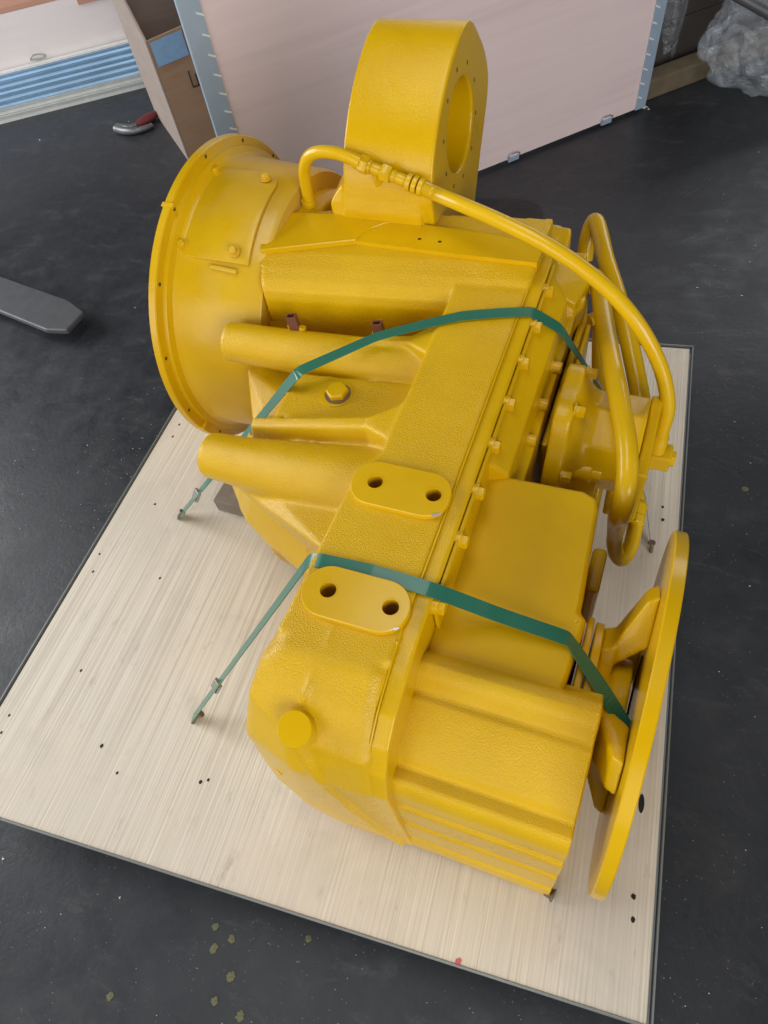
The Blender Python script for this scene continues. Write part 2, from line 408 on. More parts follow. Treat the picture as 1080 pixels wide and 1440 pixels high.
# wall below the machined shoulder
wp = [(.2335, .4592), (.205, .4535), (.184, .4465), (.173, .437), (.169, .420), (.172, .38), (.178, .32), (.18, .28), (.34, .28), (.34, .4592)]
wx = [-.192, -.180, -.170, -.163, -.162, -.168, -.175, -.178, -.192, -.192]
loft(bm, [(x, y, z) for x, (y, z) in zip(wx, wp)], [(.237, y + .042, z) for y, z in wp])
# two long round bosses
lathe(bm, (-.207, .105, .385), (1, .015, .0), [(0, .026), (.004, .0305), (.10, .0325), (.20, .036), (.34, .042)], 40)
lathe(bm, (-.140, -.100, .375), (1, .0, .0), [(0, .028), (.005, .0325), (.06, .036), (.14, .046), (.27, .06)], 40)
# ribs
hull(bm, [(-.02, .112, .415), (-.02, .122, .415), (.14, .114, .445), (.14, .130, .445), (.14, .10, .37), (.14, .14, .37), (-.02, .105, .37), (-.02, .13, .37)])
hull(bm, [(-.095, -.034, .392), (-.092, -.048, .389), (.14, -.022, .447), (.14, -.040, .445), (.14, .0, .36), (.14, -.065, .36), (-.10, -.02, .33), (-.10, -.06, .33)])
hull(bm, [(.090, -.026, .438), (.090, -.043, .437), (.14, .006, .448), (.14, -.066, .447), (.14, .02, .37), (.14, -.085, .37), (.09, -.02, .37), (.09, -.05, .37)])
hull(bm, [(.108, -.031, .441), (.108, -.038, .441), (.14, .018, .449), (.14, -.080, .449), (.14, .03, .40), (.14, -.09, .40), (.11, -.03, .40), (.11, -.04, .40)])
hull(bm, [(.095, .112, .437), (.095, .126, .437), (.14, .085, .448), (.14, .155, .448), (.14, .08, .38), (.14, .16, .38), (.095, .11, .38), (.095, .13, .38)])
hull(bm, [(.112, -.100, .40), (.112, -.075, .40), (.14, -.12, .447), (.14, -.05, .447), (.14, -.05, .36), (.112, -.05, .36), (.112, -.12, .36)])
# middle block with the plug
hull(bm, [(-.062, .055, .400), (-.060, -.026, .400), (.14, .07, .402), (.14, -.02, .402), (-.085, .07, .33), (-.085, -.04, .33), (.14, .09, .33), (.14, -.04, .33)])
hull(bm, [(-.120, .06, .300), (-.125, .005, .295), (-.055, .065, .360), (-.055, -.03, .355), (-.13, .08, .29), (-.13, -.03, .29), (-.05, .08, .29), (-.05, -.04, .29)])
# web from lower boss down to the near end
hull(bm, [(-.09, -.125, .345), (-.08, -.10, .36), (.12, -.10, .40), (.118, -.225, .41), (.115, -.215, .33), (-.08, -.115, .29), (.11, -.20, .28), (.12, -.08, .28)])
front = cast("front_housing", bm, M_CAST, G, .0028, 4)

# --- machined shoulder along the far side of the band
bm = bmesh.new()
arc = [(-0.0411, 0.2743, 0.4672), (-0.0367, 0.2905, 0.4672), (-0.0272, 0.3060, 0.4672), (-0.0112, 0.3200, 0.4672), (0.0092, 0.3286, 0.4672), (0.0314, 0.3313, 0.4672), (0.0522, 0.3277, 0.4672)]
prism(bm, [(-0.1829, 0.2251, 0.4672), (-0.2161, 0.3174, 0.4672), (-0.0961, 0.3306, 0.4672), (-.085, .345, .4672), (.046, .345, .4672)] + arc[::-1], (0, 0, -.02)); obj("machined_shoulder", bm, M_MACH, G, bevel=.0016, seg=2)
bm = bmesh.new()
fac = [(-0.0422, 0.2735, 0.4658)] + [(p[0] - .001, p[1] + .001, .4658) for p in arc[1:]] + [(0.1677, 0.3216, 0.4658), (0.2394, 0.3110, 0.4658), (0.2374, 0.2722, 0.4658), (0.1179, 0.2706, 0.4658)]
hs = [circ2((x, y, .4658), (1, 0, 0), (0, 1, 0), .0032, 12) for x, y in ((.055, .2950), (.087, .2940))]
plate_holes(bm, fac, hs, (0, 0, -.02)); obj("round_facing", bm, M_MACH, G)
for x, y in ((.055, .2950), (.087, .2940)):
    bm = bmesh.new(); lathe(bm, (x, y, .4630), (0, 0, 1), [(0, .0030), (.0014, .0030)], 12); obj("tapped_hole", bm, M_DARK, G)

# --- bell housing
bm = bmesh.new()
A = (0, AXI[0], AXI[1])
lathe(bm, A, (1, 0, 0), [(-.350, .255), (-.350, .274), (-.348, .2765), (-.337, .2755), (-.3355, .2735), (-.3345, .2620), (-.3340, .2600), (-.3265, .2590), (-.3255, .2560), (-.3225, .2490), (-.314, .2440), (-.25, .2385), (-.178, .2330), (-.171, .229), (-.170, .20)], 128)
bell = obj("bell_housing", bm, M_BELL, G, smooth=28)
def barrel(x, ang, r):
    return (x, AXI[0] + r * math.sin(ang), AXI[1] + r * math.cos(ang))
# curved inspection cover
bm = bmesh.new(); rows = []
nx, na = 8, 16
for i in range(nx + 1):
    row = []
    for k in range(na + 1):
        u, v = i / nx, k / na
        x = -.331 + u * (.128 + .006 * (1 - v)); a = math.radians(-34.5 + 44.0 * v)
        cut = 0
        if v > .85 and u > .8: x -= (u - .8) * .09 * (v - .85) / .15
        if v < .12 and u < .15: a += .02 * (.15 - u) / .15
        row.append(barrel(x, a, .2455 - .004 * (x + .331) / .13))
    rows.append([bm.verts.new(p) for p in row])
for A1, B1 in zip(rows, rows[1:]):
    for k in range(na): bm.faces.new([A1[k], A1[k + 1], B1[k + 1], B1[k]])
cover = obj("inspection_cover", bm, M_BELL, G, smooth=40)
sm = cover.modifiers.new('thick', 'SOLIDIFY'); sm.thickness = .0045; sm.offset = -1
bv = cover.modifiers.new('bevel', 'BEVEL'); bv.width = .0012; bv.segments = 2; bv.limit_method = 'ANGLE'
for x, a in ((-.319, 4.5), (-.223, 3.5), (-.318, -30.5), (-.223, -30.5)):
    a = math.radians(a); bm = bmesh.new()
    hexhead(bm, barrel(x, a, .2445), (0, math.sin(a), math.cos(a)), .0066, .0075, 1.45, .22, random.random()); obj("cover_bolt", bm, M_BELL, cover, smooth=35)
bm = bmesh.new(); a = math.radians(-36.8)
tube(bm, [barrel(-.262, a, .2415), barrel(-.215, a - .012, .2405)], .004, 8, 1, False); obj("cover_lip", bm, M_BELL, bell, smooth=40)
for deg in (62, 38, 12, -14, -40, -66, -92, -118):
    a = math.radians(deg - 6); bm = bmesh.new()
    lathe(bm, barrel(-.3352, a, .2665), (1, 0, 0), [(0, .0033), (.0006, .0033)], 12); obj("flange_hole", bm, M_BORE, bell)
bm = bmesh.new(); a0 = math.radians(-112)
M4 = Matrix.Translation(Vector(barrel(-.333, a0, .262))) @ Matrix.Rotation(-a0, 4, 'X')
box(bm, (-.006, -.012, -.016), (.006, .012, .016), M4); obj("flange_tab", bm, M_BELL, bell, bevel=.002)
bm = bmesh.new(); a0 = math.radians(-20)
M4 = Matrix.Translation(Vector(barrel(-.343, a0, .2745))) @ Matrix.Rotation(-a0, 4, 'X')
box(bm, (-.009, -.004, -.003), (.012, .004, .0035), M4); obj("flange_tab", bm, M_BELL, bell, bevel=.0015)

# --- castings seen between bell and tower
bm = bmesh.new()
hull(bm, [(-.17, .34, .40), (-.10, .34, .40), (-.17, .43, .405), (-.12, .43, .405), (-.17, .47, .37), (-.11, .47, .37), (-.17, .34, .1), (-.09, .34, .1), (-.17, .47, .1), (-.09, .47, .1)])
hull(bm, [(-.12, .34, .37), (.0, .34, .37), (-.12, .56, .33), (.0, .56, .33), (-.12, .56, .05), (.0, .56, .05), (-.12, .34, .05), (.0, .34, .05)])
lathe(bm, (-.17, AXI[0], AXI[1]), (1, 0, 0), [(-.03, .2), (.02, .204), (.035, .198), (.04, .17), (.09, .165)], 64)
lathe(bm, (-.165, .385, .40), (0, .1, 1), [(0, .03), (.045, .024)], 24)
hull(bm, [(-.13, .40, .44), (-.11, .40, .44), (-.13, .50, .40), (-.11, .50, .40), (-.13, .40, .2), (-.11, .40, .2), (-.13, .50, .2), (-.11, .50, .2)])
box(bm, (-.02, .32, .03), (.236, .455, .398))
hull(bm, [(.236, .32, .385), (.262, .33, .385), (.236, .45, .398), (.255, .45, .398), (.236, .32, .05), (.262, .33, .05), (.236, .45, .05), (.255, .45, .05)])
cast("side_casting", bm, M_CASTS, G, .004, 4)

# --- drive tower with its bore
tp = [(.333, .462), (.330, .500), (.340, .532), (.360, .566), (.395, .603), (.445, .634), (.500, .655), (.546, .652), (.578, .628), (.592, .606), (.604, .590), (.630, .560), (.640, .528), (.634, .495), (.612, .462), (.585, .425), (.545, .36), (.52, .30), (.34, .30)]
fr = spline([(0, .330, .500), (0, .340, .532), (0, .362, .568), (0, .400, .604), (0, .450, .634), (0, .505, .652), (0, .552, .648), (0, .592, .612), (0, .628, .566), (0, .641, .525), (0, .634, .495)], 6)
tp = [(.333, .462)] + [(p.y, p.z) for p in fr] + tp[14:]
BC = (.480, .532)
bm = bmesh.new()
def bore_loop(x, r, n=48): return [(x, BC[0] + r * math.cos(2 * math.pi * k / n), BC[1] + r * math.sin(2 * math.pi * k / n)) for k in range(n)]
plate_holes(bm, yz(tp, .066), [bore_loop(.066, .0655)], (-.142, 0, 0))
prism(bm, yz([(.325, .452), (.324, .478), (.329, .496), (.345, .520), (.40, .53), (.40, .452)], -.080), (.128, 0, 0))
hull(bm, [(-.098, .327, .455), (-.112, .345, .455), (-.104, .333, .484), (-.080, .345, .515), (-.077, .40, .54), (-.112, .42, .452), (-.06, .327, .455), (-.06, .40, .54), (-.06, .332, .49)])
tower = cast("drive_tower", bm, M_CASTS, G, .0026, 7)
bm = bmesh.new()   # back of the bore
lathe(bm, (-.02, BC[0], BC[1]), (1, 0, 0), [(0, .071), (.006, .071)], 48); obj("bore_floor", bm, M_MACH, tower)
for k in range(10):
    a = math.radians(20 + k * 36); bm = bmesh.new()
    lathe(bm, (.0652, BC[0] + .084 * math.cos(a), BC[1] + .084 * math.sin(a)), (1, 0, 0), [(0, .0034), (.0009, .0034)], 12); obj("bolt_hole", bm, M_BORE, tower)
# --- mounting pads
def stadium(cx, cy, hx, hy, r, n=10):
    out = []
    for sx, sy, a0 in ((1, 1, 0), (-1, 1, 90), (-1, -1, 180), (1, -1, 270)):
        for k in range(n + 1):
            a = math.radians(a0 + 90 * k / n); out.append((cx + sx * (hx - r) + r * math.cos(a), cy + sy * (hy - r) + r * math.sin(a)))
    return out
for cy, hxs, rr in ((-.1355, .0610, .0285), (-.284, .0620, .0305)):
    bm = bmesh.new()
    ol = [(x, y, .4575) for x, y in stadium(.1745, cy, hxs - .001, .0298, min(rr, .0305) - .001)]; ol2 = [(x, y, .4575) for x, y in stadium(.1745, cy, hxs, .0308, min(rr, .0305))]
    hl = [circ2((x, cy + .0005, .4575), (1, 0, 0), (0, 1, 0), .0092, 32) for x in (.1425, .2155)]
    plate_holes(bm, ol, hl, (0, 0, -.04), ol2, (0, 0, -.0012)); pad = obj("mounting_pad", bm, M_MACH, G)
    for x in (.1425, .2155):
        bm = bmesh.new(); lathe(bm, (x, cy + .0005, .4190), (0, 0, 1), [(0, .0004), (.0003, .0125)], 24); obj("hole_bottom", bm, M_DARK, pad)
        bm = bmesh.new()
        R1, R2 = .0094, .0103
        lathe(bm, (x, cy + .0005, .4573), (0, 0, 1), [(0, R2), (.0006, R2), (.0006, R1), (0, R1)], 32, caps=False); obj("hole_rim", bm, M_CHIP if False else M_MACH, pad, smooth=40)
# --- hex plug and round plug
bm = bmesh.new(); lathe(bm, (0.0122, 0.0297, 0.3980), (0, 0, 1), [(0, .0255), (.004, .0255), (.0045, .021)], 32); pw = obj("plug_seat", bm, M_CASTS, G, smooth=40)
bm = bmesh.new(); lathe(bm, (0.0158, 0.0287, 0.4030), (0, 0, 1), [(0, .0165), (.0075, .0165), (.009, .0145)], 6, a0=.35); obj("hex_plug", bm, M_MACH, G, bevel=.001)
bm = bmesh.new(); lathe(bm, (0.0161, 0.0278, 0.4025), (0, 0, 1), [(0, .0188), (.0012, .0188)], 32); obj("plug_gasket", bm, M_RUST, G)
pc = Vector((0.1564, -0.4254, 0.4170)); pn = Vector((.02, -.30, .95)).normalized()
bm = bmesh.new(); lathe(bm, pc - pn * .03, pn, [(0, .0195), (.0355, .0195), (.037, .0183)], 40); obj("round_plug", bm, M_MACH, G, smooth=40)
bm = bmesh.new(); lathe(bm, (0.0673, -0.3941, 0.3900), (-1, .1, 0), [(-.06, .0085), (-.018, .0085), (-.016, .006)], 16); obj("side_plug", bm, M_CASTS, G, smooth=40)
bm = bmesh.new(); lathe(bm, (0.0888, -0.4520, 0.2275), (-.4, -1, .1), [(-.04, .006), (-.004, .006)], 12); obj("side_plug", bm, M_CASTS, G, smooth=40)
# --- two brown connectors
for p, tilt in (((-0.0940, 0.1292, 0.4250), .25), ((0.0390, 0.1415, 0.4250), .15)):
    p = Vector(p); s = empty("sensor", (0, 0, 0), None, None); s.parent = G
    bm = bmesh.new(); hexhead(bm, p + Vector((-.004, .004, -.026)), (.05, -.1, 1), .009, .016, 1.3, .3); obj("sensor_nut", bm, M_CASTS, s, smooth=35)
    bm = bmesh.new(); R = Matrix.Translation(p) @ Matrix.Rotation(tilt, 4, 'Z') @ Matrix.Rotation(-.12, 4, 'X') @ Matrix.Rotation(-.10, 4, 'Y') @ Matrix.Scale(.88, 4)
    o = [(-.0085, -.0065), (.0085, -.0065), (.0085, .0065), (-.0085, .0065)]; i = [(-.0060, -.0042), (.0060, -.0042), (.0060, .0042), (-.0060, .0042)]
    plate_holes(bm, [R @ Vector((x, y, .012)) for x, y in o], [[R @ Vector((x, y, .012)) for x, y in i]], R.to_3x3() @ Vector((0, 0, -.026))); obj("connector", bm, M_BROWN, s)
    bm = bmesh.new(); box(bm, (-.0058, -.004, -.012), (.0058, .004, -.003), R); obj("contact", bm, M_DARK, s)
    bm = bmesh.new(); tube(bm, [p + Vector((.014, .0, -.008)), p + Vector((.012, -.004, -.02))], .0055, 10, 2); obj("sensor_stud", bm, M_CASTS, s, smooth=40)

# --- rear housing, bolted along the seam
bm = bmesh.new()
prism(bm, yz([(.345, .4485), (-.30, .4485), (-.345, .439), (-.385, .426), (-.415, .406), (-.437, .373), (-.450, .33), (-.4545, .2), (-.4555, .034), (.345, .034)], .2335), (.0200, 0, 0))
hull(bm, [(.252, .30, .437), (.252, -.06, .437), (.284, .275, .405), (.282, -.05, .405), (.288, .27, .37), (.286, -.05, .37), (.288, .27, .05), (.286, -.05, .05), (.25, .30, .05), (.25, -.06, .05)])
box(bm, (.27, -.03, .05), (.297, .325, .366))
hull(bm, [(.25, .29, .41), (.25, .36, .41), (.295, .29, .385), (.305, .35, .385), (.25, .29, .1), (.25, .37, .1), (.31, .29, .1), (.31, .37, .1)])
lathe(bm, (.275, .315, .375), (.25, 0, 1), [(-.06, .04), (0, .034), (.006, .026)], 28)
box(bm, (.225, .36, .06), (.285, .44, .36))
rear = cast("rear_housing", bm, M_CASTS, G, .0026, 2)
bm = bmesh.new(); box(bm, (.300, .06, .10), (.309, .335, .335)); obj("cover_plate", bm, M_CASTS, G, bevel=.003)
bm = bmesh.new(); box(bm, (.3095, .10, .12), (.317, .33, .315)); obj("cover_plate", bm, M_CASTS, G, bevel=.003)
# seam line
bm = bmesh.new()
tube(bm, [(.2345, .278, .4494), (.2345, .0, .4494), (.2345, -.10, .4494), (.2345, -.25, .4494)], .0012, 6, 2); obj("seam_bead", bm, M_CASTS, G, smooth=60); bm = bmesh.new()
tube(bm, [(.2335, -.315, .4490), (.2335, -.345, .4395), (.2335, -.385, .4265), (.2335, -.414, .4070)], .0012, 6, 3)
obj("seam_bead", bm, M_CASTS, G, smooth=60)
# bolts along the seam
for p in ((0.2547, 0.2522, 0.4370), (0.2533, 0.1787, 0.4370), (0.2521, 0.1101, 0.4370), (0.2513, 0.0372, 0.4370), (0.2531, -0.0334, 0.4370), (0.2546, -0.1043, 0.4370), (0.2535, -0.1726, 0.4370), (0.2547, -0.2586, 0.4370)):
    bm = bmesh.new(); lathe(bm, (.2530, p[1], .4355), (1, 0, 0), [(0, .0105), (.0070, .0105), (.0072, .0100)], 20); lathe(bm, (.2600, p[1], .4355), (1, 0, 0), [(0, .0088), (.0062, .0088), (.0074, .0076)], 6, a0=.35); obj("housing_bolt", bm, M_CASTS, G, smooth=40)
for p in ((0.2949, 0.3146, 0.3680), (0.2912, 0.1734, 0.3680), (0.2888, 0.1014, 0.3680), (0.2878, 0.0368, 0.3680)):
    bm = bmesh.new(); lathe(bm, (p[0] - .002, p[1], .370), (1, 0, 0), [(-.01, .0100), (.0, .0100), (.0, .0084), (.0110, .0084), (.0122, .007)], 20); obj("housing_bolt", bm, M_CASTS, G, smooth=40)
bm = bmesh.new(); box(bm, (.2545, -.265, .38), (.2590, .30, .4440)); obj("joint_flange", bm, M_CASTS, G, bevel=.0012)

# --- lower box of the rear housing
bm = bmesh.new()
prism(bm, yz([(-.28, .372), (-.290, .382), (-.297, .394), (-.304, .401), (-.313, .4045), (-.322, .402), (-.329, .395), (-.334, .386), (-.340, .3825), (-.348, .384), (-.362, .378), (-.400, .357), (-.407, .345), (-.412, .340), (-.419, .3415), (-.427, .342), (-.434, .336), (-.439, .322),
              (-.4415, .295), (-.4375, .287), (-.4375, .275), (-.4445, .268), (-.447, .21), (-.4415, .200), (-.4415, .185), (-.448, .178), (-.451, .11), (-.4445, .100), (-.4445, .085), (-.452, .078), (-.454, .037), (-.28, .037)], .240), (.207, 0, 0))
low = obj("output_case", bm, M_CAST, G, smooth=38, bevel=.0022, seg=2)
for p in ((0.4475, -0.3964, 0.2220), (0.4475, -0.4067, -0.0629)):
    bm = bmesh.new(); lathe(bm, (.4468, max(-.4395 if p[2] > .2 else -.447, p[1]), min(p[2], .32)), (1, 0, 0), [(0, .007), (.0009, .007)], 14); obj("end_hole", bm, M_DARK, low)
# big side block
bm = bmesh.new()
prism(bm, [(.252, -.047, .398), (.375, -.045, .398), (.392, -.052, .398), (.397, -.068, .398), (.404, -.19, .397), (.404, -.205, .397), (.413, -.211, .396), (.405, -.30, .386), (.25, -.30, .386)], (0, 0, -.36))
sb = obj("side_block", bm, M_SIDE, G, bevel=.008, seg=4, smooth=40)
for p in ((0.3999, -0.2149, 0.3930), (0.3999, -0.2359, 0.3910)):
    bm = bmesh.new(); bmesh.ops.create_icosphere(bm, subdivisions=2, radius=.0075, matrix=Matrix.Translation(Vector((p[0] + .002, p[1], p[2] - .004)))); obj("cast_nub", bm, M_CASTS, sb, smooth=80)
def flake(c, u, v, pts, par, mat=None):
    bm = bmesh.new(); c, u, v = Vector(c), Vector(u), Vector(v); n = u.cross(v).normalized() * .0003
    bm.faces.new([bm.verts.new(c + u * a + v * b + n) for a, b in pts]); obj("paint_chip", bm, mat or M_STEEL, par)
flake((0.2265, -0.1606, 0.4576), (1, 0, 0), (0, 1, 0), [(-.006, -.002), (-.001, -.0035), (.004, .001), (.006, .005), (.002, .003), (-.003, .001)], pad)
flake((0.2286, -0.3051, 0.4576), (1, 0, 0), (0, 1, 0), [(-.004, -.0015), (.001, -.002), (.004, .002), (.001, .002)], pad)
# --- charge pump on the rear
PCY, PCZ = .115, .300
bm = bmesh.new()
lob = lambda a, t: 1 + .055 * math.cos(6 * a + .6)
lathe(bm, (.311, PCY, PCZ), (1, 0, 0), [(0, .096), (.023, .096), (.026, .093)], 72, lobe=lob)
lathe(bm, (.336, PCY, PCZ), (1, 0, 0), [(0, .090), (.003, .087), (.018, .070), (.024, .067)], 48)
hull(bm, [(.35, PCY + .055, PCZ + .045), (.35, PCY + .055, PCZ - .05), (.35, PCY - .05, PCZ + .045), (.35, PCY - .05, PCZ - .05), (.35, PCY, PCZ + .068), (.35, PCY + .068, PCZ), (.35, PCY - .068, PCZ), (.43, PCY + .055, PCZ + .045), (.43, PCY + .055, PCZ - .05), (.43, PCY - .05, PCZ + .045), (.43, PCY - .05, PCZ - .05), (.43, PCY, PCZ + .066), (.43, PCY + .066, PCZ), (.43, PCY - .066, PCZ)])
pump = cast("charge_pump", bm, M_CASTS, G, .003, 4)
for k in range(6):
    a = math.radians(-12 + 60 * k); bm = bmesh.new()
    hexhead(bm, (.336, PCY + .0905 * math.cos(a), PCZ + .0905 * math.sin(a)), (1, 0, 0), .0085, .012, 1.25, .2, .3); obj("pump_bolt", bm, M_CASTS, pump, smooth=35)
bm = bmesh.new(); box(bm, (.4305, PCY - .075, PCZ - .075), (.446, PCY + .07, PCZ + .035)); obj("pump_port_block", bm, M_CASTS, pump, bevel=.003)
bm = bmesh.new(); lathe(bm, (0.3576, 0.0543, 0.3000), (1, 0, 0), [(-.02, .015), (.015, .015), (.018, .011), (.03, .011)], 20); obj("pump_plug", bm, M_CASTS, pump, smooth=40)
bm = bmesh.new(); lathe(bm, (0.3466, 0.0586, 0.2400), (1, 0, 0), [(-.02, .026), (.035, .026)], 28); obj("pump_neck", bm, M_CASTS, pump, smooth=40)

# --- hoses
def hose(pts, r, name="hose", mat=None): 
    bm = bmesh.new(); tube(bm, pts, r, 20, 10); return obj(name, bm, mat or M_HOSE, G, smooth=60)
# pipe rising from behind the shoulder and its fittings
pp = [(-0.1564, 0.3550, 0.4476), (-0.1539, 0.3550, 0.4887), (-0.1481, 0.3520, 0.5215), (-0.1341, 0.3480, 0.5459), (-0.1132, 0.3450, 0.5583), (-0.0834, 0.3400, 0.5625), (-0.0589, 0.3350, 0.5608), (-0.0374, 0.3300, 0.5569)]
pipe = hose(pp, .0092, "oil_pipe")
bm = bmesh.new(); lathe(bm, pp[0], (0, 0, 1), [(-.02, .0125), (.012, .0125), (.015, .0115), (.022, .0115)], 16); obj("pipe_nut", bm, M_HOSE, pipe, smooth=40)
a, b = Vector((-0.0444, 0.3330, 0.5555)), Vector((0.0631, 0.3220, 0.5299)); d = (b - a).normalized(); L = (b - a).length
fit = empty("hose_fitting", (0, 0, 0), None, None); fit.parent = G
def seg(t0, t1, r, n, name, a0=0.2):
    bm = bmesh.new(); lathe(bm, a + d * L * t0, d, [(0, r * .92), (L * (t1 - t0) * .12, r), (L * (t1 - t0) * .88, r), (L * (t1 - t0), r * .92)], n, a0=a0); obj(name, bm, M_HOSE, fit, smooth=40)
seg(-.05, .02, .0098, 18, "fitting_ring"); seg(.03, .16, .0128, 6, "fitting_nut", .1); seg(.16, .20, .0100, 18, "fitting_ring"); seg(.20, .40, .0085, 18, "fitting_tee")
seg(.35, .49, .0128, 6, "fitting_nut", .4); seg(.49, .56, .0092, 18, "fitting_ring"); seg(.56, .74, .0085, 18, "fitting_stem")
for k in range(3): seg(.72 + .085 * k, .785 + .085 * k, .0128, 20, "crimp_ring")
q = a + d * L * .30; bm = bmesh.new(); foot = Vector((-0.0256, 0.3519, 0.4970))
tube(bm, [q, foot], .0078, 16, 1, False); obj("fitting_leg", bm, M_HOSE, fit, smooth=40)
bm = bmesh.new(); ld = (q - foot).normalized(); lathe(bm, foot - ld * .006, ld, [(0, .0125), (.005, .0125), (.006, .0105), (.022, .0105), (.023, .009)], 6); obj("fitting_nut", bm, M_HOSE, fit, bevel=.001)
bm = bmesh.new(); lathe(bm, foot - ld * .008, ld, [(0, .0145), (.004, .0145)], 24); obj("fitting_ring", bm, M_HOSE, fit, smooth=40)
h1 = [tuple(a + d * L * .90), (0.0706, 0.3295, 0.5200), (0.1208, 0.3056, 0.5220), (0.1841, 0.2799, 0.5200), (0.2485, 0.2583, 0.5100), (0.3058, 0.2413, 0.4900), (0.3568, 0.2250, 0.4620), ((0.3993, 0.2082, 0.4250)), (0.4332, 0.1955, 0.3750), (0.4534, 0.1786, 0.3250), (0.4551, 0.1644, 0.2850), (0.4547, 0.1613, 0.2620)]
hose(h1, .0105)
bm = bmesh.new(); e = Vector(h1[-1]); lathe(bm, e + Vector((0, .004, .014)), (0, -.35, -1), [(0, .0125), (.006, .0135), (.012, .0125), (.014, .0135), (.02, .0125), (.03, .0125)], 20); el = obj("hose_end", bm, M_HOSE, G, smooth=40)
bm = bmesh.new(); box(bm, (.447, e.y - .022, e.z - .040), (.478, e.y + .010, e.z - .010)); obj("elbow_block", bm, M_HOSE, el, bevel=.003)
bm = bmesh.new(); lathe(bm, (.472, e.y - .006, e.z - .025), (1, 0, 0), [(0, .013), (.012, .013)], 6); obj("elbow_nut", bm, M_HOSE, el, bevel=.001)
h2a = [(0.2702, 0.5239, 0.2800), (0.2694, 0.5372, 0.3100), (0.2722, 0.5496, 0.3300), (0.2786, 0.5484, 0.3400), (0.2921, 0.5158, 0.3400), (0.3132, 0.4545, 0.3400), (0.3421, 0.3873, 0.3350), (0.3703, 0.3222, 0.3250), (0.3984, 0.2561, 0.3050), (0.4192, 0.2062, 0.2850), (0.4300, 0.1736, 0.2700)]
hose(h2a, .0142)
h2b = [(0.2934, 0.3925, 0.3300), (0.3030, 0.3959, 0.3500), (0.3150, 0.3690, 0.3600), (0.3353, 0.2966, 0.3700), (0.3623, 0.1975, 0.3850), (0.3878, 0.1134, 0.3950), (0.4090, 0.0450, 0.3950), (0.4194, 0.0035, 0.3850), (0.4222, -0.0207, 0.3650), (0.4218, -0.0251, 0.3350), (0.4225, -0.0107, 0.2900), (0.4236, 0.0001, 0.2450), (0.4264, 0.0009, 0.2150), (0.4331, -0.0010, 0.1900), (0.4424, -0.0001, 0.1800), (0.4498, 0.0220, 0.1800), (0.4506, 0.0551, 0.1850), (0.4485, 0.0834, 0.1950), (0.4398, 0.1077, 0.2050), (0.4286, 0.1276, 0.2150)]
hose(h2b, lambda t: .0138 if t < .50 else max(.0112, .0138 - .03 * (t - .5)))
bm = bmesh.new(); lathe(bm, (0.4258, 0.1854, 0.2780), Vector((0.4305, 0.1725, 0.2680)) - Vector((0.4213, 0.1995, 0.2850)), [(0, .0150), (.008, .0158), (.010, .0150), (.018, .0158), (.024, .0150)], 20); obj("hose_end", bm, M_HOSE, G, smooth=40)
cpt = Vector((0.4489, 0.0737, 0.1960)); bm = bmesh.new()
lathe(bm, cpt + Vector((0, -.016, -.004)), (-.02, 1, .25), [(0, .0125), (.012, .0135), (.014, .0125), (.03, .0135), (.034, .0125)], 8); obj("hose_clamp", bm, M_HOSE, G, bevel=.001)
hose([(0.3060, 0.3936, 0.2600), (0.3138, 0.4022, 0.2600), (0.3230, 0.3975, 0.2500), (0.3313, 0.3546, 0.2400), (0.3441, 0.3008, 0.2300), (0.3604, 0.2580, 0.2200), (0.3714, 0.2306, 0.2100)], .0105)
hose([(0.3815, 0.1265, 0.2000), (0.3825, 0.1102, 0.1800), (0.3833, 0.0890, 0.1500)], .010, "oil_pipe")
hose([(0.4042, 0.1324, 0.2000), (0.4055, 0.1128, 0.1850), (0.4065, 0.0953, 0.1500)], .0075, "oil_pipe")
for p in ((0.3816, 0.1284, 0.2050), (0.4048, 0.1316, 0.2050)):
    bm = bmesh.new(); lathe(bm, p, (0, 1, .1), [(-.012, .0125), (.012, .0125)], 6, a0=.3); obj("pipe_nut", bm, M_HOSE, G, bevel=.001)
bm = bmesh.new(); box(bm, (.40, -.10, .14), (.420, -.03, .25)); obj("rear_lug", bm, M_CASTS, G, bevel=.006)

